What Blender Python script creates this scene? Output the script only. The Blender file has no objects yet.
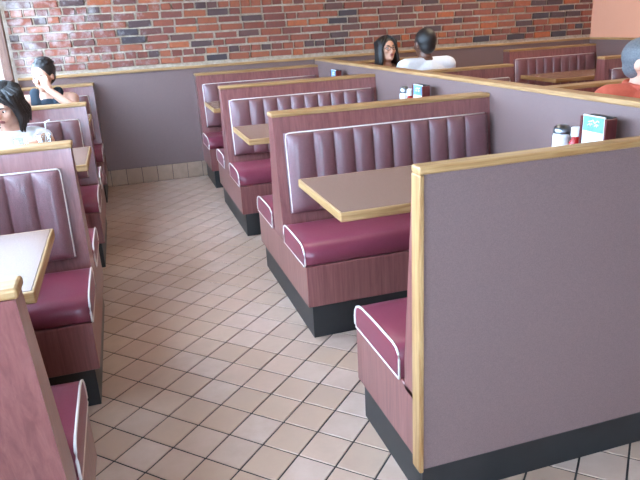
import bpy, bmesh, math, random
from mathutils import Vector, Matrix
random.seed(7)
C = bpy.context.scene.collection
SC = bpy.context.scene

# ---------------------------------------------------------------- camera
F_PX = 632.058
RM = [[0.953433, -0.145517, 0.264178], [-0.296967, -0.299923, 0.906563], [-0.052687, -0.942799, -0.32917]]            # columns: camera right, down, forward in world axes
cam_d = bpy.data.cameras.new('camera'); cam = bpy.data.objects.new('camera', cam_d); C.objects.link(cam)
cam_d.sensor_width = 36.0; cam_d.lens = F_PX / 640.0 * 36.0; cam_d.clip_start = 0.02
CAM_LOC = Vector((0, 0, 1.376))
cam.matrix_world = Matrix(((RM[0][0], -RM[0][1], -RM[0][2], CAM_LOC[0]),
                           (RM[1][0], -RM[1][1], -RM[1][2], CAM_LOC[1]),
                           (RM[2][0], -RM[2][1], -RM[2][2], CAM_LOC[2]), (0, 0, 0, 1)))
SC.camera = cam
def proj(p):
    d = Vector(p) - CAM_LOC
    q = [sum(RM[r][c] * d[r] for r in range(3)) for c in range(3)]
    if q[2] < 0.05: return None
    return (q[0] / q[2] * F_PX + 320, q[1] / q[2] * F_PX + 240)

# ---------------------------------------------------------------- sky, sun, exposure
w = bpy.data.worlds.new('sky'); SC.world = w; w.use_nodes = True
bg = w.node_tree.nodes['Background']
bg.inputs[0].default_value = (0.53, 0.73, 1.0, 1); bg.inputs[1].default_value = 28.0
sun_d = bpy.data.lights.new('sun', 'SUN'); sun = bpy.data.objects.new('sun', sun_d); C.objects.link(sun)
sun_d.energy = 4.0; sun_d.angle = math.radians(6); sun_d.color = (1, .95, .86)
sun.rotation_euler = Vector((0.27, 0.06, -1.0)).to_track_quat('-Z', 'Y').to_euler()
SC.view_settings.view_transform = 'Standard'; SC.view_settings.look = 'None'
SC.view_settings.gamma = 1.0; SC.view_settings.use_curve_mapping = False
SC.view_settings.exposure = 0.0

# ---------------------------------------------------------------- layout numbers (metres)
XL, XR, YF, YB, ZC = -0.84, 5.007, -2.3, 6.11, 2.80      # room shell
XA = 0.657          # aisle end of the right-hand benches
XD0, XD1 = 1.822, 1.888  # divider
XLA = -0.235        # aisle end of the window benches
ZT = 0.76           # table top

# ---------------------------------------------------------------- materials
def lin(c):
    return tuple(((v / 255.0) / 12.92 if v / 255.0 <= 0.04045 else ((v / 255.0 + 0.055) / 1.055) ** 2.4) for v in c) + (1.0,)
MATS = {}
def mat(name, col, rough=0.5, spec=0.5, metal=0.0, noise=None, grain=None, bump=None, per_obj=None, coat=0.0, trans=0.0, emit=None, sheen=0.0):
    """noise=(scale, colour2, contrast) mottles; grain=(axis, scale, colour2) wood figure along an axis; per_obj=list of colours picked per object"""
    m = bpy.data.materials.new(name); m.use_nodes = True
    nt = m.node_tree; N = nt.nodes; L = nt.links; b = N['Principled BSDF']
    b.inputs['Base Color'].default_value = lin(col); b.inputs['Roughness'].default_value = rough
    b.inputs['Specular IOR Level'].default_value = spec; b.inputs['Metallic'].default_value = metal
    b.inputs['Coat Weight'].default_value = coat; b.inputs['Coat Roughness'].default_value = 0.15
    b.inputs['Transmission Weight'].default_value = trans
    b.inputs['Sheen Weight'].default_value = sheen
    if emit:
        b.inputs['Emission Color'].default_value = lin(emit[0]); b.inputs['Emission Strength'].default_value = emit[1]
    tc = N.new('ShaderNodeTexCoord'); out = None
    geo = N.new('ShaderNodeNewGeometry')
    if per_obj:
        oi = N.new('ShaderNodeObjectInfo'); cr = N.new('ShaderNodeValToRGB'); cr.color_ramp.interpolation = 'CONSTANT'
        els = cr.color_ramp.elements
        while len(els) < len(per_obj): els.new(0.5)
        for i, c in enumerate(per_obj):
            els[i].position = i / len(per_obj); els[i].color = lin(c)
        L.new(oi.outputs['Random'], cr.inputs[0]); out = cr.outputs[0]
    if grain:
        axis, sc, c2 = grain
        mp = N.new('ShaderNodeMapping'); s = [sc, sc, sc]; s['xyz'.index(axis)] = sc * 0.05
        mp.inputs['Scale'].default_value = s
        L.new(geo.outputs['Position'], mp.inputs[0])
        nz = N.new('ShaderNodeTexNoise'); nz.inputs['Scale'].default_value = 1.0; nz.inputs['Detail'].default_value = 6.0; nz.inputs['Roughness'].default_value = 0.65; nz.inputs['Distortion'].default_value = 0.6
        L.new(mp.outputs[0], nz.inputs['Vector'])
        cr = N.new('ShaderNodeValToRGB'); cr.color_ramp.elements[0].position = 0.36; cr.color_ramp.elements[1].position = 0.66
        cr.color_ramp.elements[0].color = lin(c2); cr.color_ramp.elements[1].color = lin(col)
        L.new(nz.outputs[0], cr.inputs[0]); out = cr.outputs[0]
    if noise:
        sc, c2, k = noise[:3]
        nz = N.new('ShaderNodeTexNoise'); nz.inputs['Scale'].default_value = sc; nz.inputs['Detail'].default_value = 5.0; nz.inputs['Roughness'].default_value = 0.6
        L.new(geo.outputs['Position'], nz.inputs['Vector'])
        mr = N.new('ShaderNodeMapRange'); mr.inputs[1].default_value = 0.5 - 0.25 / k; mr.inputs[2].default_value = 0.5 + 0.25 / k; mr.inputs[4].default_value = noise[3] if len(noise) > 3 else 1.0
        L.new(nz.outputs[0], mr.inputs[0])
        mx = N.new('ShaderNodeMix'); mx.data_type = 'RGBA'
        L.new(mr.outputs[0], mx.inputs[0])
        if out: L.new(out, mx.inputs[6])
        else: mx.inputs[6].default_value = lin(col)
        mx.inputs[7].default_value = lin(c2); out = mx.outputs[2]
    if out: L.new(out, b.inputs['Base Color'])
    if bump:
        bs, bd = bump
        nz = N.new('ShaderNodeTexNoise'); nz.inputs['Scale'].default_value = bs; nz.inputs['Detail'].default_value = 3.0
        L.new(geo.outputs['Position'], nz.inputs['Vector'])
        bp = N.new('ShaderNodeBump'); bp.inputs['Strength'].default_value = bd; bp.inputs['Distance'].default_value = 0.004
        L.new(nz.outputs[0], bp.inputs['Height']); L.new(bp.outputs[0], b.inputs['Normal'])
    MATS[name] = m
    return m
mat('laminate', (148, 92, 88), 0.30, coat=0.5, grain=('z', 55, (122, 70, 68)))
mat('oak', (190, 152, 104), 0.42, grain=('x', 70, (150, 108, 64)))
mat('oak_y', (190, 152, 104), 0.42, grain=('y', 70, (150, 108, 64)))
mat('oak_z', (190, 152, 104), 0.42, grain=('z', 70, (150, 108, 64)))
mat('mauve', (132, 106, 101), 0.46, noise=(420, (110, 89, 87), 1.3), bump=(700, 0.15))
mat('kick', (27, 29, 31), 0.42, noise=(6, (40, 42, 43), 1.0))
mat('seat_vinyl', (134, 60, 76), 0.30, noise=(260, (120, 52, 66), 1.0), bump=(420, 0.10))
mat('back_vinyl', (130, 78, 82), 0.30, spec=0.9, coat=0.4, noise=(300, (100, 56, 62), 1.2), bump=(330, 0.7))
mat('piping', (232, 222, 214), 0.4)
mat('table_top', (150, 120, 104), 0.27, noise=(320, (128, 100, 88), 1.2))
mat('iron', (38, 38, 40), 0.45, noise=(40, (30, 30, 32), 1.0))
mat('tile', (208, 178, 154), 0.28, per_obj=[(208, 175, 153), (200, 166, 142), (214, 181, 163), (206, 176, 158), (196, 161, 137), (212, 184, 168), (204, 168, 147)], noise=(9, (188, 156, 136), 0.8), bump=(40, 0.06))
mat('grout', (54, 49, 47), 0.85, noise=(90, (42, 38, 37), 1.0))
mat('base_tile', (176, 146, 122), 0.4, per_obj=[(176, 146, 122), (168, 136, 112), (182, 152, 130)], noise=(14, (150, 124, 104), 0.8))
BR = [(152, 80, 58), (138, 70, 52), (166, 90, 58), (130, 70, 58), (184, 98, 56), (142, 74, 58), (112, 66, 58), (84, 62, 62), (156, 82, 56), (126, 64, 50), (170, 94, 62), (64, 58, 64), (146, 82, 66), (106, 70, 64), (160, 86, 58)]
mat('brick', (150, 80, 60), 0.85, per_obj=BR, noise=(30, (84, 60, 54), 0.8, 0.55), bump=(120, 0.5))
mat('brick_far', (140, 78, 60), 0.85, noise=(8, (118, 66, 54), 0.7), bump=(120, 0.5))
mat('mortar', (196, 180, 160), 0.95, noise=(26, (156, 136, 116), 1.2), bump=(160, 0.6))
mat('salmon', (222, 162, 134), 0.8, noise=(3, (216, 156, 128), 0.8))
mat('ceiling_white', (158, 152, 144), 0.9, noise=(60, (146, 140, 132), 1.0))
mat('plaster', (176, 158, 140), 0.85, noise=(5, (166, 148, 130), 0.8))
mat('frame_brown', (112, 78, 62), 0.5, grain=('z', 60, (88, 58, 46)))
mat('concrete', (176, 172, 166), 0.9, noise=(4, (156, 152, 148), 0.9))
mat('lamp_white', (240, 240, 236), 0.5, noise=(3, (236, 236, 232), 0.8))
mat('lamp_diffuser', (255, 246, 230), 0.5, emit=((255, 240, 214), 4.0), noise=(3, (250, 242, 228), 0.8))
mat('white_plastic', (236, 236, 236), 0.35, noise=(30, (228, 228, 230), 0.8))
mat('sugar_white', (240, 240, 238), 0.6, noise=(90, (226, 226, 226), 1.0))
mat('steel', (150, 154, 160), 0.28, metal=1.0, noise=(20, (130, 134, 140), 0.8))
mat('ketchup', (176, 34, 30), 0.25, noise=(12, (160, 28, 26), 0.8))
mat('rack_wood', (112, 40, 38), 0.4, grain=('z', 60, (84, 28, 28)))
mat('rack_back', (36, 32, 36), 0.5, noise=(20, (30, 26, 30), 0.8))
mat('card_white', (238, 240, 242), 0.5, noise=(14, (226, 230, 236), 0.8))
mat('card_blue', (84, 138, 190), 0.4, noise=(26, (128, 176, 214), 0.8))
mat('water', (236, 244, 248), 0.02, trans=1.0, noise=(3, (232, 240, 246), 0.8)); MATS['water'].node_tree.nodes['Principled BSDF'].inputs['IOR'].default_value = 1.33
mat('straw_white', (238, 238, 240), 0.4, noise=(30, (230, 230, 234), 0.8))
mat('denim', (48, 54, 74), 0.85, noise=(200, (38, 44, 62), 1.0))
mat('dark_trousers', (44, 42, 44), 0.85, noise=(200, (36, 34, 36), 1.0))
mat('shoe', (50, 44, 42), 0.6, noise=(20, (42, 38, 36), 1.0))
mat('hair_black', (30, 26, 26), 0.38, noise=(160, (44, 38, 36), 1.0), bump=(220, 0.6))
mat('hair_grey', (116, 118, 122), 0.55, noise=(120, (82, 84, 88), 1.1), bump=(260, 0.5))
mat('skin_light', (226, 178, 152), 0.5, noise=(24, (214, 162, 138), 0.7))
mat('skin_tan', (214, 162, 136), 0.5, noise=(24, (200, 148, 122), 0.7))
mat('skin_brown', (104, 68, 52), 0.45, noise=(24, (92, 58, 44), 0.7))
mat('lips', (172, 92, 84), 0.4, noise=(30, (160, 84, 78), 0.7))
mat('eye_white', (236, 232, 228), 0.2, noise=(30, (230, 226, 222), 0.7))
mat('eye_dark', (40, 28, 22), 0.15, noise=(30, (34, 24, 20), 0.7))
mat('cloth_white', (238, 238, 240), 0.85, noise=(60, (228, 228, 232), 0.8), bump=(30, 0.3))
mat('cloth_red', (216, 108, 86), 0.85, noise=(60, (202, 94, 74), 0.8), bump=(30, 0.3))
mat('cloth_navy', (34, 52, 66), 0.8, noise=(50, (26, 42, 56), 0.8), bump=(30, 0.3))
mat('cloth_tan', (150, 106, 84), 0.85, noise=(50, (138, 96, 76), 0.8), bump=(30, 0.3))
mat('spectacle', (24, 22, 22), 0.3, noise=(30, (20, 18, 18), 0.7))
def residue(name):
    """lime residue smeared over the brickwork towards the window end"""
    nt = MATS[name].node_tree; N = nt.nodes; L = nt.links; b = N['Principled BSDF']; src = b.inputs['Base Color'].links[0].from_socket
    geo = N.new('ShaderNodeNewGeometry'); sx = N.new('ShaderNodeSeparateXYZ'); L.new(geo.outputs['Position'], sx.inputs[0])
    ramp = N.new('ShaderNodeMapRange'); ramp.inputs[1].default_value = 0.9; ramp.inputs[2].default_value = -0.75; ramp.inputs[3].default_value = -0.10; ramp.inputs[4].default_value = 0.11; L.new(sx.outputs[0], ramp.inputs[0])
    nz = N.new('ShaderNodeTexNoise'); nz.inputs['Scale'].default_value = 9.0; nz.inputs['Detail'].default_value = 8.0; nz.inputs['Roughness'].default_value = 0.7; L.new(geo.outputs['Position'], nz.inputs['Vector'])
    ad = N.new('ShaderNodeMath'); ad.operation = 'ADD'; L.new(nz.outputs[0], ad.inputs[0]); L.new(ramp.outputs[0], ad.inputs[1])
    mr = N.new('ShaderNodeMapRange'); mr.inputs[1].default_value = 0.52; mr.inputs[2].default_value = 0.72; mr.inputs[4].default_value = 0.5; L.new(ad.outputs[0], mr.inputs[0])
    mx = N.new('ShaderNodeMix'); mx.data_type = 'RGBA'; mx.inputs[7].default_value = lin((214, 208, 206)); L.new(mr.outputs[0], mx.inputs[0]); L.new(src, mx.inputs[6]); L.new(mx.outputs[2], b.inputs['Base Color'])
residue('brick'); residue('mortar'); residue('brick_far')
def glass(name, col, glossy_rough=0.02):
    m = bpy.data.materials.new(name); m.use_nodes = True; nt = m.node_tree; N = nt.nodes; L = nt.links
    for n in list(N): N.remove(n)
    o = N.new('ShaderNodeOutputMaterial'); t = N.new('ShaderNodeBsdfTransparent'); g = N.new('ShaderNodeBsdfGlossy'); mx = N.new('ShaderNodeMixShader'); lw = N.new('ShaderNodeLayerWeight'); lw.inputs[0].default_value = 0.25; fr = N.new('ShaderNodeMapRange'); fr.inputs[3].default_value = 0.03; fr.inputs[4].default_value = 0.6
    L.new(lw.outputs['Facing'], fr.inputs[0])
    t.inputs[0].default_value = col; g.inputs['Roughness'].default_value = glossy_rough
    L.new(fr.outputs[0], mx.inputs[0]); L.new(t.outputs[0], mx.inputs[1]); L.new(g.outputs[0], mx.inputs[2]); L.new(mx.outputs[0], o.inputs[0])
    MATS[name] = m
glass('pane_glass', (0.97, 0.98, 0.98, 1)); glass('clear_glass', (0.93, 0.95, 0.96, 1))

# ---------------------------------------------------------------- mesh helpers
def link(name, me, m=None, parent=None):
    o = bpy.data.objects.new(name, me); C.objects.link(o)
    if m and me and not me.materials: me.materials.append(MATS[m])
    if parent: o.parent = parent
    return o
def raw(name, verts, faces, smooth=False):
    me = bpy.data.meshes.new(name); me.from_pydata([tuple(v) for v in verts], [], faces); me.validate()
    bm = bmesh.new(); bm.from_mesh(me); bmesh.ops.recalc_face_normals(bm, faces=bm.faces); bm.to_mesh(me); bm.free()
    if smooth:
        for p in me.polygons: p.use_smooth = True
    return me
def bm_box(bm, x0, x1, y0, y1, z0, z1, bev=0.0, seg=1):
    vs = [bm.verts.new((x, y, z)) for x in (x0, x1) for y in (y0, y1) for z in (z0, z1)]
    fs = [(0, 1, 3, 2), (4, 6, 7, 5), (0, 4, 5, 1), (2, 3, 7, 6), (0, 2, 6, 4), (1, 5, 7, 3)]
    faces = [bm.faces.new([vs[i] for i in f]) for f in fs]
    if bev:
        es = set(e for f in faces for e in f.edges)
        bmesh.ops.bevel(bm, geom=list(es), offset=bev, segments=seg, affect='EDGES', profile=0.5)
def bm_tube(bm, pts, r, n=6, closed=False):
    pts = [Vector(p) for p in pts]; rings = []; N = len(pts)
    for i, p in enumerate(pts):
        a = pts[i - 1] if (i or closed) else p; b = pts[(i + 1) % N] if (i < N - 1 or closed) else p
        t = (b - a).normalized() if (b - a).length > 1e-9 else Vector((0, 0, 1))
        up = Vector((0, 0, 1)) if abs(t.z) < 0.9 else Vector((0, 1, 0))
        u = t.cross(up).normalized(); v = t.cross(u)
        rr = r[i] if isinstance(r, (list, tuple)) else r
        rings.append([bm.verts.new(p + (u * math.cos(2 * math.pi * k / n) + v * math.sin(2 * math.pi * k / n)) * rr) for k in range(n)])
    M = N if closed else N - 1
    for i in range(M):
        A, B = rings[i], rings[(i + 1) % N]
        for k in range(n): bm.faces.new((A[k], A[(k + 1) % n], B[(k + 1) % n], B[k]))
    if not closed: bm.faces.new(rings[0]); bm.faces.new(rings[-1])
def bm_lathe(bm, prof, n=20, c=(0, 0, 0)):
    rings = []
    for r, z in prof:
        if r < 1e-6: rings.append([bm.verts.new((c[0], c[1], c[2] + z))])
        else: rings.append([bm.verts.new((c[0] + r * math.cos(2 * math.pi * k / n), c[1] + r * math.sin(2 * math.pi * k / n), c[2] + z)) for k in range(n)])
    for A, B in zip(rings, rings[1:]):
        for k in range(n):
            k2 = (k + 1) % n
            if len(A) == 1 and len(B) == 1: continue
            if len(A) == 1: bm.faces.new((A[0], B[k2], B[k]))
            elif len(B) == 1: bm.faces.new((A[k], A[k2], B[0]))
            else: bm.faces.new((A[k], A[k2], B[k2], B[k]))
def done(bm, name, m, parent=None, smooth=False):
    bmesh.ops.recalc_face_normals(bm, faces=bm.faces)
    me = bpy.data.meshes.new(name); bm.to_mesh(me); bm.free()
    if smooth:
        for p in me.polygons: p.use_smooth = True
    return link(name, me, m, parent)
def box(name, b, m, parent=None, bev=0.0, seg=1):
    bm = bmesh.new(); bm_box(bm, *b, bev=bev, seg=seg); return done(bm, name, m, parent)
def prism(name, axis, poly, a0, a1, m, parent=None, smooth=False, bev=0.0):
    """extrude a polygon; axis 'x' takes (y, z) points"""
    bm = bmesh.new(); n = len(poly); R = []
    for a in (a0, a1):
        R.append([bm.verts.new((a, p, q) if axis == 'x' else (p, a, q) if axis == 'y' else (p, q, a)) for p, q in poly])
    for k in range(n): bm.faces.new((R[0][k], R[0][(k + 1) % n], R[1][(k + 1) % n], R[1][k]))
    bm.faces.new(R[0]); bm.faces.new(R[1])
    if bev: bmesh.ops.bevel(bm, geom=list(bm.edges), offset=bev, segments=1, affect='EDGES')
    o = done(bm, name, m, parent)
    return o
def tag(o, label, cat, group=None):
    o['label'] = label; o['category'] = cat
    if group: o['group'] = group
    return o
def struct(o): o['kind'] = 'structure'; return o
def empty(name, loc=(0, 0, 0), rz=0.0):
    o = bpy.data.objects.new(name, None); C.objects.link(o); o.location = loc; o.rotation_euler = (0, 0, rz); o.empty_display_size = 0.1
    return o

# ================================================================ THE ROOM
floor = struct(box('floor', (XL - 0.1, XR + 0.1, YF - 0.1, YB + 0.1, -0.12, -0.0035), 'grout'))
PT = 0.1402; U0 = 1.356; V0 = 1.231; Q = math.sqrt(0.5); GJ = 0.0033
def clip(poly, x0, x1, y0, y1):
    for ax, lim, sg in ((0, x0, 1), (0, x1, -1), (1, y0, 1), (1, y1, -1)):
        out = []
        for i in range(len(poly)):
            a, b = poly[i - 1], poly[i]; ia = (a[ax] - lim) * sg >= 0; ib = (b[ax] - lim) * sg >= 0
            if ia != ib:
                t = (lim - a[ax]) / (b[ax] - a[ax]); out.append((a[0] + (b[0] - a[0]) * t, a[1] + (b[1] - a[1]) * t))
            if ib: out.append(b)
        poly = out
        if not poly: return []
    return poly
def seen_floor(x, y):
    if -0.33 < x < 0.74 and 0.9 < y < YB: return True
    if x > 0.6 and y < 1.5: return True
    if 0.6 < x < 1.1 and (1.9 < y < 2.5 or 3.45 < y < 4.1 or 5.0 < y < 5.7): return True
    return False
cand = []; rest = []
half = PT / 2 - GJ
for i in range(-30, 60):
    for j in range(-60, 60):
        u = U0 + (i + 0.5) * PT; v = V0 + (j + 0.5) * PT
        x = (u - v) * Q; y = (u + v) * Q
        if not (XL - 0.1 < x < XR + 0.1 and YF - 0.1 < y < YB + 0.1): continue
        corners = [((u + a * half - v - b * half) * Q, (u + a * half + v + b * half) * Q) for a, b in ((-1, -1), (1, -1), (1, 1), (-1, 1))]
        pl = clip(corners, XL, XR, YF, YB - 0.002)
        if len(pl) < 3: continue
        full = len(pl) == 4 and all(abs(p[0] - q[0]) + abs(p[1] - q[1]) < 1e-6 for p, q in zip(sorted(pl), sorted(corners)))
        px = proj((x, y, 0))
        vis = px and -15 < px[0] < 655 and -15 < px[1] < 495 and seen_floor(x, y)
        if vis:
            pp = [proj((p[0], p[1], 0)) for p in pl]
            ar = abs(sum(pp[k - 1][0] * pp[k][1] - pp[k][0] * pp[k - 1][1] for k in range(len(pp)))) / 2
            cand.append((ar, x, y, pl, full))
        else: rest.append((x, y, pl))
cand.sort(key=lambda t: -t[0])
rest += [(c[1], c[2], c[3]) for c in cand[300:]]
def tile_mesh(pl, x, y, tz=0.0):
    n = len(pl); ins = []
    for p in pl:
        d = math.hypot(p[0] - x, p[1] - y) or 1; k = max(0.0, 1 - 0.0022 / d); ins.append((x + (p[0] - x) * k, y + (p[1] - y) * k))
    vs = [(p[0] - x, p[1] - y, 0.0) for p in ins] + [(p[0] - x, p[1] - y, -0.0013) for p in pl] + [(p[0] - x, p[1] - y, -0.0095) for p in pl]
    fs = [tuple(range(n))] + [(k, n + k, n + (k + 1) % n, (k + 1) % n) for k in range(n)] + [(n + k, 2 * n + k, 2 * n + (k + 1) % n, n + (k + 1) % n) for k in range(n)]
    return vs, fs
full_me = None
for ar, x, y, pl, full in cand[:300]:
    if full:
        if full_me is None:
            full_me = raw('tile', *tile_mesh(pl, x, y)); full_me.materials.append(MATS['tile'])
        me = full_me
    else:
        me = raw('tile', *tile_mesh(pl, x, y)); me.materials.append(MATS['tile'])
    o = link('tile', me, None, floor); o.location = (x, y, 0)
    o.rotation_euler = (random.uniform(-.003, .003), random.uniform(-.003, .003), 0)
VS, FS = [], []
for x, y, pl in rest:
    a, b = tile_mesh(pl, x, y); k = len(VS)
    VS += [(p[0] + x, p[1] + y, p[2]) for p in a]; FS += [tuple(q + k for q in f) for f in b]
o = link('tile_field', raw('tile_field', VS, FS), 'tile', floor); o['kind'] = 'stuff'

ceil = struct(box('ceiling', (XL - 0.1, XR + 0.1, YF - 0.1, YB + 0.1, ZC, ZC + 0.1), 'ceiling_white'))
# back wall: mortar bed, bricks, wainscot
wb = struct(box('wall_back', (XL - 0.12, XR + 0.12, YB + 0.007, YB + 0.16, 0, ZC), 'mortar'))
box('wainscot_panel', (XL, XR, YB - 0.004, YB + 0.006, 0.0, 1.012), 'mauve', wb)
CP = 0.0655; BP = 0.2055; ZB0 = 1.0945
bl = []; br = []
for k in range(0, int((ZC - ZB0) / CP) + 1):
    z = ZB0 + k * CP
    head = (k % 6 == 1)
    pitch = BP / 2 if head else BP
    x = XL - random.uniform(0, pitch) - (0.1 if k % 2 else 0)
    while x < XR:
        wd = pitch * random.uniform(0.93, 1.07)
        if not head and random.random() < 0.07: wd = pitch * 0.52
        x0, x1 = max(x + 0.006, XL + 0.001), min(x + wd - 0.006, XR - 0.001)
        if x1 - x0 > 0.02:
            h = 0.0265 * random.uniform(0.92, 1.06)
            item = (x0, x1, z + random.uniform(-.002, .002), h, random.uniform(-0.003, 0.005))
            p = proj(((x0 + x1) / 2, YB, z))
            (bl if (p and p[1] > -3 and z < 1.75) else br).append(item)
        x += wd
bl.sort(key=lambda t: -((t[1] - t[0]) / (0.6 + 0.02 * math.hypot((t[0] + t[1]) / 2 - 0.5, 5.9))))
br += bl[300:]
def brick_mesh():
    bm = bmesh.new(); bm_box(bm, -.5, .5, -.02, .02, -.5, .5)
    for v in bm.verts: v.co.x += random.uniform(-.012, .012); v.co.z += random.uniform(-.05, .05)
    bmesh.ops.bevel(bm, geom=[e for e in bm.edges], offset=0.035, segments=1, affect='EDGES')
    for v in bm.verts:      # undo the exaggerated bevel in depth
        if abs(v.co.y) < .0199 and abs(v.co.y) > 0: v.co.y = math.copysign(.0145, v.co.y)
    bmesh.ops.recalc_face_normals(bm, faces=bm.faces)
    me = bpy.data.meshes.new('brick'); bm.to_mesh(me); bm.free(); me.materials.append(MATS['brick']); return me
bms = [brick_mesh() for _ in range(5)]
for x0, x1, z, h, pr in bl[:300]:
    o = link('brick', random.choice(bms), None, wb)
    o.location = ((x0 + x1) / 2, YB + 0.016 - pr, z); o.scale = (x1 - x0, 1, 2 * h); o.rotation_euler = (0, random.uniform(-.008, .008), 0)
bm = bmesh.new()
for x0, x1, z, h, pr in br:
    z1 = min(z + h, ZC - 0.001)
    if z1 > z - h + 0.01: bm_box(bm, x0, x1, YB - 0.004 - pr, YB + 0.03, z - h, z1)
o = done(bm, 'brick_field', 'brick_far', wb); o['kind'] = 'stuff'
struct(box('trim_1', (XL, XR, YB - 0.022, YB + 0.006, 1.012, 1.036), 'oak', None, 0.004))
bb = struct(box('baseboard_back', (XL, XR, YB - 0.006, YB - 0.004, 0.0, 0.15), 'grout'))
x = -0.355 - 4 * 0.1415
while x < XR:
    x0, x1 = max(x + 0.002, XL), min(x + 0.1395, XR)
    if x1 - x0 > 0.02: box('tile', (x0, x1, YB - 0.014, YB - 0.0055, 0.003, 0.149 + random.uniform(-.001, .001)), 'base_tile', bb, 0.002)
    x += 0.1415
# right wall
wr = struct(box('wall_right', (XR, XR + 0.12, YF, YB + 0.006, 0, ZC), 'salmon'))
box('wainscot_panel', (XR - 0.008, XR + 0.002, YF, YB - 0.006, 0, 1.012), 'mauve', wr)
struct(box('trim_2', (XR - 0.024, XR + 0.002, YF, YB - 0.024, 1.012, 1.036), 'oak_y', None, 0.004))
# left wall with the row of street windows
WZ0, WZ1 = 0.98, 2.20
wl = struct(box('wall_left', (XL - 0.16, XL, YF, YB + 0.006, 0, WZ0 - 0.03), 'mauve'))
box('window_head', (XL - 0.16, XL, YF, YB + 0.006, WZ1, ZC), 'plaster', wl)
struct(box('trim_3', (XL - 0.18, XL + 0.015, YF, YB - 0.024, WZ0 - 0.03, WZ0), 'oak_y', None, 0.004))
def window(n, axis, a0, a1, fixed, z0, z1, th=0.07):
    f = bmesh.new()
    def bx(p0, p1, q0, q1):
        if axis == 'y': bm_box(f, fixed - th, fixed, p0, p1, q0, q1, bev=.006)
        else: bm_box(f, p0, p1, fixed - th, fixed, q0, q1, bev=.006)
    e = struct(empty('window_%d' % n, (0, 0, 0)))
    for (p0, p1, q0, q1) in ((a0, a0 + .06, z0, z1), (a1 - .06, a1, z0, z1), (a0 + .06, a1 - .06, z0, z0 + .05), (a0 + .06, a1 - .06, z1 - .06, z1)):
        bx(p0, p1, q0, q1)
    done(f, 'window_frame', 'frame_brown', e)
    g = (fixed - th * .6, fixed - th * .5)
    if axis == 'y': box('pane', (g[0], g[1], a0 + .055, a1 - .055, z0 + .045, z1 - .055), 'pane_glass', e)
    else: box('pane', (a0 + .055, a1 - .055, g[0], g[1], z0 + .045, z1 - .055), 'pane_glass', e)
    return e
ys = [YF + 0.02, -0.62, 1.06, 2.74, 4.42, YB - 0.03]
box('light_blocking_wall', (XL - 0.16, XL, YF, ys[1], WZ0, WZ1), 'plaster', wl)  # added solid stretch, closes a window bay to cut light on the end panel
for i in range(1, 5): window(i, 'y', ys[i] + .002, ys[i + 1] - .002, XL - 0.02, WZ0, WZ1)
# street front behind the camera
wf = struct(box('wall_front', (XL, XR, YF - 0.14, YF, 0, 0.45), 'mauve'))
box('window_head', (XL, XR, YF - 0.14, YF, WZ1, ZC), 'plaster', wf)
xs = [XL + .01, 0.62, 2.08, 3.54, XR - .01]
for i in range(1): window(6 + i, 'x', xs[i] + .002, xs[i + 1] - .002, YF - 0.02, 0.45, WZ1)
box('light_blocking_wall', (xs[1], XR, YF - 0.14, YF, 0.45, WZ1), 'plaster', wf)  # added unseen wall in place of front windows, dims surfaces facing the street front
struct(box('pavement', (-30, 30, -30, 30, -0.3, -0.14), 'concrete'))
# ceiling lamps out of view: back one for the warm tone there, others added fill
def ceiling_lamp(x, y, label, power):
    e = empty('ceiling_lamp', (x, y, ZC)); tag(e, label, 'ceiling lamp')
    bm = bmesh.new()
    for b in ((-.6, .6, -.3, -.27), (-.6, .6, .27, .3), (-.6, -.57, -.27, .27), (.57, .6, -.27, .27)): bm_box(bm, b[0], b[1], b[2], b[3], -.045, 0)
    done(bm, 'frame', 'lamp_white', e)
    box('diffuser', (-.57, .57, -.27, .27, -.03, -.012), 'lamp_diffuser', e)
    l = bpy.data.lights.new('lamp_light', 'AREA'); l.shape = 'RECTANGLE'; l.size = 1.1; l.size_y = .5; l.energy = power; l.color = (1, .86, .68)
    lo = bpy.data.objects.new('lamp_light', l); C.objects.link(lo); lo.parent = e; lo.location = (0, 0, -.05)
ceiling_lamp(3.4, 5.0, 'white ceiling panel lamp over the back booths by the brick wall', 26)
ceiling_lamp(3.4, 1.6, 'unseen white ceiling panel lamp added as fill over the aisle beside the divider', 14)
ceiling_lamp(1.0, 3.4, 'unseen white ceiling panel lamp added as fill over the empty booth tables', 8)
# divider between the two rows of booths
dv = struct(box('wall_divider', (XD0, XD1, 1.398, YB - 0.006, 0.0, 1.003), 'mauve'))
box('cap_rail', (XD0 - 0.005, XD1 + 0.005, 1.398, YB - 0.024, 1.003, 1.026), 'oak_y', dv, 0.005, 2)

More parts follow.
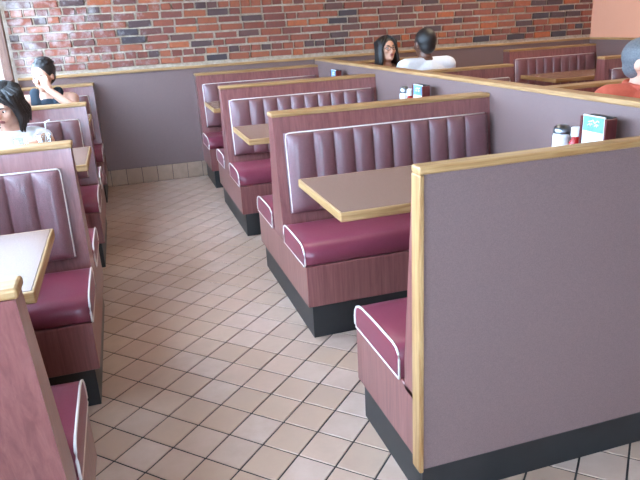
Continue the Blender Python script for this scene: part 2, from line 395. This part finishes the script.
# ================================================================ BENCHES
SEAT_PROF = [(.126, .3525), (.488, .3525), (.496, .362), (.498, .392), (.492, .415), (.478, .432), (.455, .443), (.42, .449), (.30, .452), (.175, .451), (.148, .446), (.132, .434), (.126, .412)]
def seat(parent, c, s, xa, xb, cut=0.0, z_shift=0.0):
    """upholstered seat: profile swept along x with a rounded end at the aisle"""
    sg = 1 if xb > xa else -1
    prof = SEAT_PROF
    cx = sum(p[0] for p in prof) / len(prof); cz = sum(p[1] for p in prof) / len(prof)
    L = abs(xb - xa)
    st = [(-.006, .90), (-.0045, .965), (0.0, 1.0), (.05, 1.0), (.12, 1.0), (L * .5, 1.0), (L - .01, 1.0), (L - .002, .97)]
    bm = bmesh.new(); rings = []
    for t, k in st:
        dz = .004 * math.sin(max(0, min(1, t / L)) * math.pi)
        rings.append([bm.verts.new((xa + sg * t, c + s * (cx + (d - cx) * k), cz + (z - cz) * k + (dz if z > .43 else 0) + z_shift)) for d, z in prof])
    n = len(prof)
    for A, B in zip(rings, rings[1:]):
        for k in range(n): bm.faces.new((A[k], A[(k + 1) % n], B[(k + 1) % n], B[k]))
    bm.faces.new(rings[0]); bm.faces.new(rings[-1])
    o = done(bm, 'seat', 'seat_vinyl', parent, smooth=True)
    for p in o.data.polygons:
        if len(p.vertices) > 4: p.use_smooth = False
    bm = bmesh.new()
    bm_tube(bm, [(xa - sg * .004, c + s * d, z + z_shift) for d, z in prof], .0040, 6, closed=True)
    done(bm, 'piping', 'piping', o, smooth=True)
    return o
def backrest(parent, c, s, xa, xb, ends=.14, chan=.1, z0=.487, z1=.872, d0=.100, d1=.060, T=.055, k_bul=.020):
    """channelled back cushion on the tilted back panel"""
    sg = 1 if xb > xa else -1; W = abs(xb - xa); nch = max(1, round((W - 2 * ends) / chan)); cw = (W - 2 * ends) / nch
    seams = [0, ends] + [ends + cw * (i + 1) for i in range(nch)] + [W]
    us = []
    for a, b in zip(seams, seams[1:]):
        n = 8
        us += [a + (b - a) * (0.5 - 0.5 * math.cos(math.pi * i / n)) for i in range(n)]
    us.append(W); vs = [0, .012, .035, .08, .16, .3, .5, .7, .84, .92, .965, .988, 1.0]
    H = z1 - z0; nrm = Vector((0, s * H, (d0 - d1))).normalized()
    def P(u, v, dep): return Vector((xa + sg * u, c + s * (d0 + (d1 - d0) * v), z0 + H * v)) + nrm * dep
    verts = []; nu, nv = len(us), len(vs)
    for iv, v in enumerate(vs):
        for iu, u in enumerate(us):
            ch = 0.0
            for a, b in zip(seams, seams[1:]):
                if a - 1e-9 <= u <= b + 1e-9:
                    t = (u - a) / (b - a); pl = .5 if (a == 0 or b == W) else 1
                    ch = max(ch, max(0.0, math.sin(math.pi * min(1, max(0, t)))) ** .55)
            ev = max(0.0, 1 - abs(2 * v - 1) ** 9) ** .5; e2 = min(u, W - u) / .04; eu = math.sqrt(max(0, 1 - (1 - min(1, e2)) ** 2))
            seamk = max(0.0, min(1, min(v, 1 - v) / .06))
            verts.append(P(u, v, .012 + (T - .012 - k_bul * (1 - ch) * seamk) * (.25 + .75 * ev) * (.3 + .7 * eu)))
    faces = [(iv * nu + iu, iv * nu + iu + 1, (iv + 1) * nu + iu + 1, (iv + 1) * nu + iu) for iv in range(nv - 1) for iu in range(nu - 1)]
    # sides down to the panel and the hidden back
    rim = [iu for iu in range(nu)] + [iv * nu + nu - 1 for iv in range(1, nv)] + [(nv - 1) * nu + iu for iu in range(nu - 2, -1, -1)] + [iv * nu for iv in range(nv - 2, 0, -1)]
    base = len(verts)
    for r in rim: verts.append(P(us[r % nu], vs[r // nu], -.004))
    m = len(rim)
    faces += [(rim[k], rim[(k + 1) % m], base + (k + 1) % m, base + k) for k in range(m)] + [tuple(range(base, base + m))]
    o = link('backrest', raw('backrest', verts, faces, True), 'back_vinyl', parent)
    bm = bmesh.new()
    path = [P(0.003, v, .026) for v in (.02, .2, .4, .6, .8, .93)] + [P(.006, .985, .026)] + [P(W * t, 1.0, .03) for t in (.02, .25, .5, .75, .98)]
    bm_tube(bm, path, .0034, 6); done(bm, 'piping', 'piping', o, smooth=True)
    return o
def bench(c, xa, xb, label, group, sides=(-1, 1), zcap=.969, wall=None, finish=None, panel=None, zs=0.0, kick_in=.02, rest_in=.045, ends=.14, chan=.1, cat='booth bench', capmat='oak'):
    """back-to-back booth bench: c is the y of its back, xa its aisle end, xb its wall end"""
    sg = 1 if xb > xa else -1
    e = empty('booth_bench', ((xa + xb) / 2, c, 0)); tag(e, label, cat, group)
    def par(o): o.parent = e; o.matrix_parent_inverse = Matrix.Translation((-(xa + xb) / 2, -c, 0)); return o
    dlo = .49 if -1 in sides else (wall if wall is not None else .05)
    dhi = .49 if 1 in sides else (wall if wall is not None else .05)
    hi2 = dhi + (.01 if 1 in sides else 0); lo2 = dlo + (.01 if -1 in sides else 0)
    x0, x1 = sorted((xa + sg * kick_in, xb)); par(box('kick_plate', (x0, x1, c - dlo, c + dhi, 0.0005, .158), 'kick'))
    x0, x1 = sorted((xa, xb)); par(box('base', (x0, x1, c - lo2, c + hi2, .158, .352 + zs), 'laminate', None, .003))
    b0, b1, t0, t1 = -.098, .098, -.042, .042
    if -1 not in sides: b0 = t0 = -dlo
    if 1 not in sides: b1 = t1 = dhi
    if panel: b0, b1, t0, t1 = panel
    par(prism('back_panel', 'x', [(c + b0, .352), (c + b1, .352), (c + b1 * 1.0, .44), (c + t1, zcap - .021), (c + t0, zcap - .021), (c + b0, .44)], x0, x1, 'laminate'))
    if finish is None:
        xc0, xc1 = sorted((xa - sg * .006, xb)); par(box('cap_rail', (xc0, xc1, c + t0 - .006 * (-1 in sides), c + t1 + .006 * (1 in sides), zcap - .021, zcap), capmat, None, .006, 2))
    for s in sides:
        par(seat(None, c, s, xa, xb - sg * .002, z_shift=zs)); par(backrest(None, c, s, xa + sg * rest_in, xb - sg * .03, ends, chan, z0=.487 , z1=zcap - .097, d1=.052 if not panel else (t1 + .015)))
    return e, par
G1 = 'booth benches of the empty row'; G2 = 'booth benches along the street windows'; G3 = 'booth benches behind the divider'; G4 = 'booth benches along the right wall'
XB = XD0 - 0.001
# ---- empty row between aisle and divider
e, par = bench(1.463 - .098, XA, XB, 'end booth bench with tall mauve laminate back panel edged in oak', G1, sides=(1,), wall=-.035, zcap=1.00, finish='panel', zs=.016)
par(box('end_panel', (XA + .004, XD1, 1.354, 1.390, .147, 1.010), 'mauve'))
par(box('edge_trim', (XA - .008, XA + .006, 1.347, 1.396, .140, 1.010), 'oak_z', None, .004, 2))
par(box('cap_rail', (XA - .008, XD1 + .005, 1.347, 1.396, 1.010, 1.030), 'oak', None, .005, 2))
par(box('kick_plate', (XA + .02, XD1, 1.388, 1.41, .0005, .158), 'kick'))
bench(2.99, XA, XB, 'maroon back-to-back booth bench next to the mauve end panel bench', G1)
bench(4.573, XA, XB, 'maroon back-to-back booth bench, middle one of the empty row', G1)
bench(6.03, XA, XB, 'maroon single-sided booth bench of the empty row, against the wainscot', G1, sides=(-1,), wall=.073)
# ---- window row (aisle at its right)
XW = XL + 0.003
bench(1.254, XLA, XW, 'booth bench with bare wood laminate back beside the bright window table', G2, sides=(1,), wall=.01, panel=(-.012, .098, -.107, -.037), zcap=.955, rest_in=.05, ends=.10, chan=.1)
bench(2.798, XLA, XW, 'maroon booth bench behind the bare white-lit window table', G2, zcap=.955, rest_in=.05, ends=.11, chan=.1)
bench(4.381, XLA, XW, 'maroon booth bench carrying the woman in the white top', G2, zcap=.955, rest_in=.05, ends=.11, chan=.1)
bench(6.0, XLA, XW, 'maroon booth bench carrying the person in the navy tank top', G2, sides=(-1,), wall=.10, zcap=.955, rest_in=.05, ends=.11, chan=.1)
# ---- row behind the divider
XB2 = XD1 + 0.001; XA2 = 2.935
bench(2.97, XA2, XB2, 'maroon booth bench behind the divider carrying the man in red', G3)
bench(4.47, XA2, XB2, 'maroon booth bench behind the divider carrying the man in white', G3)
bench(6.03, XA2, XB2, 'maroon booth bench carrying the long-haired woman with glasses', G3, sides=(-1,), wall=.073)
# ---- row at the salmon wall
XB3 = XR - 0.01
bench(6.03, 3.92, XB3, 'maroon booth bench under the brick beside the salmon wall', G4, sides=(-1,), wall=.073)
bench(4.42, 3.75, XB3, 'maroon back-to-back booth bench along the salmon wall, before the oak-edged table', G4)

# ================================================================ TABLES
def table(x0, x1, y0, y1, label, group, leg=.55):
    sgx = 1
    e = empty('booth_table', ((x0 + x1) / 2, (y0 + y1) / 2, 0)); tag(e, label, 'table', group)
    def par(o): o.parent = e; o.matrix_parent_inverse = Matrix.Translation((-(x0 + x1) / 2, -(y0 + y1) / 2, 0)); return o
    par(box('table_top', (x0 + .0095, x1 - .0095, y0 + .0095, y1 - .0095, ZT - .034, ZT), 'table_top'))
    t = .010
    for b, m in (((x0, x1, y0, y0 + t), 'oak'), ((x0, x1, y1 - t, y1), 'oak'), ((x0, x0 + t, y0 + t, y1 - t), 'oak_y'), ((x1 - t, x1, y0 + t, y1 - t), 'oak_y')):
        par(box('edge_band', (*b, ZT - .034, ZT - .0005), m, None, .003))
    cx = x0 + (x1 - x0) * leg; cy = (y0 + y1) / 2
    bm = bmesh.new(); bm_lathe(bm, [(0, .02), (.036, .02), (.036, ZT - .06), (.036, ZT - .05), (0, ZT - .05)], 16, (cx, cy, 0)); par(done(bm, 'pedestal', 'iron', None, True))
    bm = bmesh.new(); bm_box(bm, cx - .15, cx + .15, cy - .03, cy + .03, .0005, .022, .006); bm_box(bm, cx - .03, cx + .03, cy - .18, cy + .18, .0005, .022, .006); par(done(bm, 'foot', 'iron'))
    bm = bmesh.new(); bm_box(bm, cx - .14, cx + .14, cy - .03, cy + .03, ZT - .054, ZT - .036); bm_box(bm, cx - .03, cx + .03, cy - .14, cy + .14, ZT - .054, ZT - .036); par(done(bm, 'bracket', 'iron'))
    return e
TG1 = 'tables of the empty row'; TG2 = 'tables along the street windows'
table(.638, XD0 - .001, 1.926, 2.464, 'oak-edged brown booth table next to the mauve end panel', TG1)
table(.638, XD0 - .001, 3.503, 4.03, 'oak-edged brown booth table, middle one of the empty row', TG1)
table(.66, XD0 - .001, 5.03, 5.56, 'oak-edged brown booth table of the empty row nearest the brick wall', TG1)
table(XL + .001, -.288, 1.64, 2.21, 'bare oak-edged booth table glaring in the window light', TG2)
table(XL + .001, -.218, 3.29, 3.84, 'window booth table with drinking glasses before the woman in white', TG2, leg=.312)
table(XL + .001, -.26, 4.92, 5.44, 'window booth table before the person in the navy tank top', TG2, leg=.439)
table(XD1 + .001, 2.92, 1.95, 2.45, 'booth table behind the divider before the man in red', None, leg=.84)
table(XD1 + .001, 2.92, 5.02, 5.52, 'booth table between the man in white and the woman with glasses', None, leg=.84)
table(3.72, XR - .009, 4.94, 5.48, 'brown booth table with thick oak edge beside the salmon wall', None)

# ================================================================ TABLE THINGS
def menu_rack(x, y, label):
    e = empty('menu_rack', (x, y, ZT)); tag(e, label, 'menu rack', 'menu racks on the tables of the empty row')
    W, H, T = .135, .205, .05
    box('base', (-T / 2 - .012, T / 2 + .012, -W / 2 - .006, W / 2 + .006, .0003, .014), 'rack_wood', e, .002)
    for s in (-1, 1): box('side_panel', (-T / 2, T / 2, s * W / 2 - .006, s * W / 2 + .006, .014, H), 'rack_wood', e, .002)
    box('back_board', (T / 2 - .012, T / 2 + .004, -W / 2 + .006, W / 2 - .006, .014, H + .004), 'rack_back', e)
    k = box('menu_card', (-T / 2 + .004, -T / 2 + .010, -W / 2 + .008, W / 2 - .008, .015, H + .006), 'card_white', e)
    box('picture', (-T / 2 + .0025, -T / 2 + .0040, -W / 2 + .012, W / 2 - .012, .150, H + .002), 'card_blue', k)
    bm = bmesh.new()
    for (y0, z0, ln) in ((-.034, .190, .06), (-.030, .176, .022), (.004, .176, .026)):
        bm_tube(bm, [(-T / 2 + .002, y0 + ln * t, z0 + .006 * math.sin(t * 12)) for t in (0, .2, .4, .6, .8, 1)], .0028, 5)
    done(bm, 'printed_swash', 'card_white', k)
    box('menu_card', (-.006, .008, -W / 2 + .009, W / 2 - .009, .015, H - .006), 'card_white', e)
    return e
def ketchup(x, y, label, k=1.0):
    e = empty('ketchup_bottle', (x, y, ZT)); e.scale = (1, 1, k); tag(e, label, 'bottle')
    bm = bmesh.new(); bm_lathe(bm, [(0, .0003), (.026, .0003), (.029, .006), (.029, .07), (.026, .088), (.016, .105), (.014, .112), (0, .112)], 20); done(bm, 'bottle', 'ketchup', e, True)
    bm = bmesh.new(); bm_lathe(bm, [(0, .112), (.021, .112), (.022, .116), (.021, .146), (.018, .149), (0, .149)], 20); done(bm, 'cap', 'white_plastic', e, False)
def sugar(x, y, label, k=1.0):
    e = empty('sugar_jar', (x, y, ZT)); e.scale = (.85 if k > 1 else 1, .85 if k > 1 else 1, k); tag(e, label, 'jar')
    bm = bmesh.new(); bm_lathe(bm, [(0, .0003), (.034, .0003), (.037, .006), (.037, .10), (.034, .112), (0, .112)], 22); done(bm, 'jar', 'sugar_white', e, True)
    bm = bmesh.new(); bm_lathe(bm, [(0, .112), (.036, .112), (.037, .116), (.033, .138), (.02, .146), (0, .147)], 22); done(bm, 'lid', 'steel', e, True)
def shaker(x, y, label):
    e = empty('salt_shaker', (x, y, ZT)); tag(e, label, 'shaker')
    bm = bmesh.new(); bm_lathe(bm, [(0, .0003), (.018, .0003), (.02, .004), (.016, .05), (.015, .062), (0, .062)], 16); done(bm, 'body', 'sugar_white', e, True)
    bm = bmesh.new(); bm_lathe(bm, [(0, .062), (.016, .062), (.016, .072), (.01, .08), (0, .081)], 16); done(bm, 'top', 'steel', e, True)
menu_rack(1.735, 2.03, 'red wood menu rack with blue card behind the mauve end panel')
ketchup(1.74, 2.155, 'red bottle with white cap beside the steel-lidded sugar jar')
sugar(1.74, 2.245, 'white sugar jar with steel lid on the table behind the mauve end panel')
shaker(1.675, 2.12, 'small salt shaker in front of the red white-capped bottle')
menu_rack(1.735, 3.58, 'red wood menu rack on the middle table of the empty row')
ketchup(1.74, 3.745, 'red bottle beside the menu rack on the middle table', 1.15)
sugar(1.74, 3.83, 'white jar on the middle table of the empty row', 1.25)
menu_rack(1.735, 5.20, 'red wood menu rack on the table nearest the brick wall')
def tumbler(x, y, label, h=.125, r=.034, fill=.6, straw=False):
    e = empty('drinking_glass', (x, y, ZT)); tag(e, label, 'glass', 'glasses on the window table')
    t = .0025
    bm = bmesh.new(); bm_lathe(bm, [(0, .0003), (r * .78, .0003), (r, h), (r - t, h), (r * .78 - t, .008), (0, .008)], 24); done(bm, 'tumbler', 'clear_glass', e, True)
    k = fill; bm = bmesh.new(); rr = lambda z: r * .78 + (r - r * .78) * z / h - t - .0006
    bm_lathe(bm, [(0, .0085), (rr(.0085), .0085), (rr(h * k), h * k), (0, h * k)], 24); done(bm, 'water', 'water', e, False)
    if straw:
        bm = bmesh.new(); bm_tube(bm, [(-.01, -.01, .012), (.014, .012, h + .03), (.016, .014, h + .055), (.04, .016, h + .065)], .003, 8); done(bm, 'straw', 'straw_white', e, True)
tumbler(-.405, 3.42, 'clear drinking glass with a white straw on the window table', h=.15, r=.036, straw=True)
tumbler(-.51, 3.40, 'clear drinking glass of water without straw on the window table', h=.14, fill=.7)

# ================================================================ PEOPLE
def sph(bm, c, r, rot=None, seg=14, ring=10):
    M = Matrix.Translation(c) @ ((rot.to_matrix().to_4x4() if rot is not None else Matrix.Identity(4))) @ Matrix.Diagonal((r[0], r[1], r[2], 1))
    bmesh.ops.create_uvsphere(bm, u_segments=seg, v_segments=ring, radius=1.0, matrix=M)
def cap(bm, p0, p1, r0, r1, ends=(True, True), n=14):
    p0, p1 = Vector(p0), Vector(p1); d = p1 - p0; q = d.to_track_quat('Z', 'Y')
    M = Matrix.Translation((p0 + p1) / 2) @ q.to_matrix().to_4x4()
    bmesh.ops.create_cone(bm, cap_ends=True, cap_tris=False, segments=n, radius1=r0, radius2=r1, depth=d.length, matrix=M)
    if ends[0]: sph(bm, p0, (r0,) * 3)
    if ends[1]: sph(bm, p1, (r1,) * 3)
def loft(bm, rings, n=20):
    R = [[bm.verts.new(Vector(c) + Vector((rx * math.cos(2 * math.pi * k / n), ry * math.sin(2 * math.pi * k / n), 0))) for k in range(n)] for c, rx, ry in rings]
    for A, B in zip(R, R[1:]):
        for k in range(n): bm.faces.new((A[k], A[(k + 1) % n], B[(k + 1) % n], B[k]))
    bm.faces.new(R[0][::-1]); bm.faces.new(R[-1])
TMP = bpy.data.scenes.new('scratch')
def fuse(bm, name, voxel, smooth_it, m, parent):
    """weld overlapping forms into one continuous surface"""
    bmesh.ops.recalc_face_normals(bm, faces=bm.faces)
    me = bpy.data.meshes.new(name); bm.to_mesh(me); bm.free()
    o = bpy.data.objects.new(name, me); TMP.collection.objects.link(o)
    r = o.modifiers.new('r', 'REMESH'); r.mode = 'VOXEL'; r.voxel_size = voxel; r.use_smooth_shade = True
    if smooth_it:
        sm = o.modifiers.new('s', 'SMOOTH'); sm.factor = .5; sm.iterations = smooth_it
    with bpy.context.temp_override(scene=TMP, view_layer=TMP.view_layers[0]):
        dg = bpy.context.evaluated_depsgraph_get(); dg.update()
        me2 = bpy.data.meshes.new_from_object(o.evaluated_get(dg))
    me2.name = name
    o.modifiers.clear(); o.data = me2; TMP.collection.objects.unlink(o); C.objects.link(o); bpy.data.meshes.remove(me)
    for p in me2.polygons: p.use_smooth = True
    me2.materials.clear(); me2.materials.append(MATS[m])
    o.parent = parent
    return o
def hand(bm, wrist, direc, palm_n, curl=.5, side=1):
    """palm, four fingers of different length and a thumb from the side of the palm"""
    d = Vector(direc).normalized(); n = Vector(palm_n); n = (n - d * n.dot(d)).normalized(); u = d.cross(n) * side
    w = Vector(wrist); pc = w + d * .045
    rot = Matrix((u, d, n)).transposed().to_quaternion()
    sph(bm, pc, (.038, .052, .016), rot)
    for k, (off, ln) in enumerate(((-.029, .062), (-.010, .074), (.010, .070), (.028, .054))):
        p = w + d * .078 + u * off; a = 0.0; dr = d.copy()
        for seg in (.45, .32, .25):
            a += curl * .75; dr = (d * math.cos(a) + n * math.sin(a)).normalized(); q = p + dr * ln * seg
            cap(bm, p, q, .0088, .0082, n=8); p = q
    p = w + d * .028 - u * .034
    for dr, ln in (((d * .6 - u * .75 + n * .2), .034), ((d * .85 - u * .35 + n * .4), .028)):
        q = p + Vector(dr).normalized() * ln; cap(bm, p, q, .0105, .009, n=8); p = q
def person(loc, yaw, label, skin, shirt_m, lean=.1, torso=.42, head_yaw=0.0, head_pitch=0.0, arms=None, sleeve=.55, hair='short', hair_m='hair_black', female=False, specs=False, collar=False, tank=False, trousers='denim', head_off=(0, 0), k=1.0, head_roll=0.0, neck=.150, hair_len=1.0):
    e = empty('person', loc, yaw); tag(e, label, 'person')
    hip = Vector((0, 0, .545)); up = Vector((0, math.sin(lean), math.cos(lean)))
    ch = hip + up * torso * .68; nb = hip + up * torso               # chest, neck base
    sw = (.158 if female else .178) * k
    shl = {s: nb + Vector((s * sw, -.005, -.045)) for s in (-1, 1)}
    hc = nb + Vector((head_off[0], .035 + head_off[1], neck))
    body = bmesh.new()
    tr = [(hip - up * .07, .155 * k, .105 * k), (hip, .168 * k, .115 * k), (hip + up * torso * .28, .142 * k, .098 * k), (hip + up * torso * .5, .152 * k, .104 * k), (ch + up * .02, .168 * k, .112 * k), (nb - up * .055, .150 * k, .090 * k), (nb - up * .01, .085 * k, .066 * k), (nb + up * .02, .055, .055)]
    loft(body, tr)
    cap(body, shl[-1] + Vector((.02, 0, 0)), shl[1] - Vector((.02, 0, 0)), .056 * k, .056 * k)
    if female:
        for s in (-1, 1): sph(body, ch + Vector((s * .07, .085, -.01)), (.06, .05, .06))
    cap(body, nb - up * .02, hc + Vector((0, -.02, -.05)), .052, .048)
    # head
    hq = Matrix.Rotation(head_yaw, 3, 'Z') @ Matrix.Rotation(head_pitch, 3, 'X') @ Matrix.Rotation(head_roll, 3, 'Y')
    HQ = hq.to_quaternion()
    def hp(x, y, z): return hc + hq @ Vector((x, y, z))
    sph(body, hp(0, -.008, .022), (.074, .094, .092), HQ, 20, 14)      # skull
    sph(body, hp(0, .022, -.045), (.055, .060, .068), HQ, 18, 12)      # jaw
    sph(body, hp(0, .062, -.090), (.024, .020, .018), HQ)              # chin
    for s in (-1, 1):
        sph(body, hp(s * .036, .060, -.022), (.024, .020, .024), HQ)   # cheek
        sph(body, hp(s * .030, .076, .018), (.022, .010, .008), HQ)    # brow
        sph(body, hp(s * .076, -.008, -.004), (.010, .018, .031), HQ)  # ear
    cap(body, hp(0, .084, .008), hp(0, .102, -.030), .009, .013, n=10)  # nose
    sph(body, hp(0, .078, -.058), (.024, .012, .013), HQ)              # mouth
    # arms
    arms = arms or {}
    for s in (-1, 1):
        el, wr, hd, pn = arms.get(s, ((s * .20, .10, .80 - nb.z), (s * .10, .28, .805 - nb.z), (-s * .35, 1, 0), (0, 0, -1)))
        el = nb + Vector(el); wr = nb + Vector(wr)
        arms[s] = (el, wr, hd, pn)
        cap(body, shl[s], el, .050 * k, .038 * k); cap(body, el, wr, .039 * k, .027 * k)
        hand(body, wr, hd, pn, .42, s)
    # legs
    kn = {}
    for s in (-1, 1):
        knee = Vector((s * .10, .385, .525)); ank = Vector((s * .10, .27, .09)); kn[s] = (knee, ank)
        cap(body, hip + Vector((s * .085, 0, -.01)), knee, .078, .056); cap(body, knee, ank, .054, .036); cap(body, ank + Vector((0, -.02, -.03)), ank + Vector((0, .10, -.055)), .036, .026)
    b = fuse(body, 'body', .0075, 3, skin, e)
    # face
    for s in (-1, 1):
        bm = bmesh.new(); sph(bm, hp(s * .030, .072, .002), (.0135, .009, .0075), HQ); ey = done(bm, 'eye', 'eye_white', e, True)
        bm = bmesh.new(); sph(bm, hp(s * .030, .0785, .002), (.006, .004, .0062), HQ); done(bm, 'iris', 'eye_dark', ey, True)
        bm = bmesh.new(); bm_tube(bm, [hp(s * .014, .085, .022), hp(s * .030, .086, .027), hp(s * .046, .077, .023)], [.003, .0038, .002], 6); done(bm, 'eyebrow', hair_m, e, True)
    bm = bmesh.new(); sph(bm, hp(0, .0885, -.054), (.021, .0045, .0045), HQ); sph(bm, hp(0, .0875, -.062), (.017, .0045, .005), HQ); done(bm, 'lips', 'lips', e, True)
    if specs:
        bm = bmesh.new()
        for s in (-1, 1):
            bm_tube(bm, [hp(s * .031 + .024 * math.cos(t * math.pi / 6), .094, .000 + .017 * math.sin(t * math.pi / 6)) for t in range(12)], .0024, 6, closed=True)
            bm_tube(bm, [hp(s * .055, .094, .004), hp(s * .078, .07, .006), hp(s * .083, .0, .004)], .0022, 6)
        bm_tube(bm, [hp(-.007, .094, .003), hp(0, .097, .006), hp(.007, .094, .003)], .0022, 6)
        done(bm, 'spectacles', 'spectacle', e, True)
    # hair
    bm = bmesh.new()
    if hair in ('short', 'crop'):
        g = .012 if hair == 'short' else .005
        sph(bm, hp(0, -.020 - g * .9, .034 + g * .5), (.076 + g, .093 + g * .8, .084 + g), HQ, 24, 16)
        sph(bm, hp(0, -.047, -.012), (.064 + g * .6, .060 + g, .066), HQ, 20, 12)
        if hair == 'short':
            rnd = random.Random(3)
            for i in range(90):
                a = rnd.uniform(0, 2 * math.pi); t = rnd.uniform(.05, 1.0)
                dx, dy, dz = math.sin(a) * math.sin(t), math.cos(a) * math.sin(t) - .1, math.cos(t)
                sph(bm, hp(dx * .088, dy * .095 - .030, .042 + dz * .094), (.013, .02, .012), HQ, 8, 6)
        fuse(bm, 'hair', .006, 2, hair_m, e)
    elif hair == 'receding':
        sph(bm, hp(0, -.032, .020), (.083, .082, .088), HQ, 24, 16)
        sph(bm, hp(0, -.05, -.02), (.070, .060, .075), HQ, 20, 12)
        for s in (-1, 1): sph(bm, hp(s * .070, .012, .018), (.012, .022, .035), HQ)
        fuse(bm, 'hair', .006, 3, hair_m, e)
    else:
        sph(bm, hp(0, -.022, .036), (.088, .100, .095), HQ, 24, 16)
        rnd = random.Random(5)
        for i in range(46):
            a = rnd.uniform(math.radians(58), math.radians(302))
            ang = a
            ca, sa = math.cos(ang), math.sin(ang)
            top = hp(sa * .05, ca * .06 - .01, .105); mid = hp(sa * .088, ca * .095 - .01, .01)
            low = hc + hq @ Vector((sa * .098, ca * .105 - .012, -.10 * hair_len)); end = hc + (hq @ Vector((sa * rnd.uniform(.085, .118), ca * .115 - .012, 0))) + Vector((0, 0, -rnd.uniform(.17, .235) * hair_len))
            bm_tube(bm, [top, (top + mid) / 2 + hq @ Vector((sa * .022, ca * .022, .012)), mid, low, end], [.012, .019, .019, .018, .004], 7)
        for s in (-1, 1):   # parted fringe
            for j in range(5):
                bm_tube(bm, [hp(.01, .045 - j * .02, .118), hp(s * .045, .066 - j * .018, .085), hp(s * .074, .052 - j * .016, .03), hp(s * .084, .03 - j * .012, -.05)], [.010, .014, .014, .010], 7)
        done(bm, 'hair', hair_m, e, True)
    # clothes
    bm = bmesh.new(); g = .013
    sh = [(c, rx + g, ry + g) for c, rx, ry in tr[:5]]
    if tank:
        loft(bm, sh[:4] + [(ch + up * .02, .168 * k + g, .112 * k + g)] + [(nb - up * .085, .140, .108)] + [(nb - up * .055, .120, .098), (nb - up * .022, .086, .080)])
        for s in (-1, 1):
            cap(bm, nb + Vector((s * .082, .062, -.075)), nb + Vector((s * .088, 0, .020)), .046, .042); cap(bm, nb + Vector((s * .088, 0, .020)), nb + Vector((s * .082, -.06, -.08)), .042, .046)
    else:
        loft(bm, sh + [(nb - up * .055, .150 * k + g, .090 * k + g), (nb - up * .012, .092, .078), (nb + up * .004, .068, .066)])
        if female:
            for s in (-1, 1): sph(bm, ch + Vector((s * .07, .088, -.01)), (.068, .056, .066))
        cap(bm, shl[-1] + Vector((.02, 0, 0)), shl[1] - Vector((.02, 0, 0)), .056 * k + g, .056 * k + g)
        for s in (-1, 1):
            el = arms[s][0]; q = shl[s].lerp(el, sleeve); cap(bm, shl[s], q, .050 * k + g, .045 * k + g + .008, (True, False))
    so = fuse(bm, 'shirt', .008, 3, shirt_m, e)
    if collar:
        bm = bmesh.new()
        bm_tube(bm, [nb + Vector((.066 * math.sin(t), .066 * math.cos(t) + .004, .012 + .012 * -math.cos(t))) for t in [2 * math.pi * i / 16 for i in range(16)]], .015, 8, closed=True)
        done(bm, 'collar', shirt_m, so, True)
    bm = bmesh.new()
    loft(bm, [(hip - up * .082, .165, .115), (hip - up * .03, .182, .13), (hip + up * .035, .178, .125)])
    for s in (-1, 1):
        cap(bm, hip + Vector((s * .085, 0, -.005)), kn[s][0], .084, .064); cap(bm, kn[s][0], kn[s][1] + Vector((0, 0, .01)), .062, .052, (True, False))
    fuse(bm, 'trousers', .010, 3, trousers, e)
    for s in (-1, 1):
        bm = bmesh.new(); a = kn[s][1]
        sph(bm, a + Vector((0, .045, -.047)), (.046, .118, .042)); sph(bm, a + Vector((0, -.03, -.03)), (.04, .05, .055))
        fuse(bm, 'shoe', .008, 2, 'shoe', e)
    return e
PI = math.pi
person((2.395, 5.712, 0), PI - .05, 'woman with long dark hair and glasses facing the man in white', 'skin_tan', 'cloth_tan', lean=.06, torso=.385, head_yaw=.16, head_pitch=.16, hair='long', female=True, specs=True, trousers='dark_trousers')
person((2.36, 4.775, 0), 0.0, 'man with cropped black hair and white tee seen from behind', 'skin_brown', 'cloth_white', lean=.0, torso=.475, head_yaw=.12, hair='crop', k=1.08, neck=.125)
person((2.485, 2.67, 0), PI, 'man with grey hair in a red collared shirt behind the divider', 'skin_light', 'cloth_red', lean=.06, torso=.425, head_yaw=.45, hair='crop', hair_m='hair_grey', collar=True, trousers='dark_trousers', k=1.06, neck=.118)
person((-.585, 5.70, 0), PI, 'person in navy tank top leaning face on a raised hand', 'skin_light', 'cloth_navy', lean=.10, torso=.37, head_yaw=-.45, head_pitch=-.15, hair='short', tank=True, k=1.05,
       arms={-1: ((-.20, .20, -.10), (-.035, .165, .05), (.25, -.25, .95), (.3, -1, 0))})
person((-.642, 4.06, 0), PI, 'woman in a white top with long black hair looking down', 'skin_light', 'cloth_white', lean=.10, torso=.32, head_yaw=-.45, head_pitch=-.42, hair='long', hair_len=.62, female=True, sleeve=.6, k=.85,
       arms={1: ((.145, .12, -.06), (.06, .31, -.055), (-.35, 1, 0), (0, 0, -1))})
bpy.data.scenes.remove(TMP)
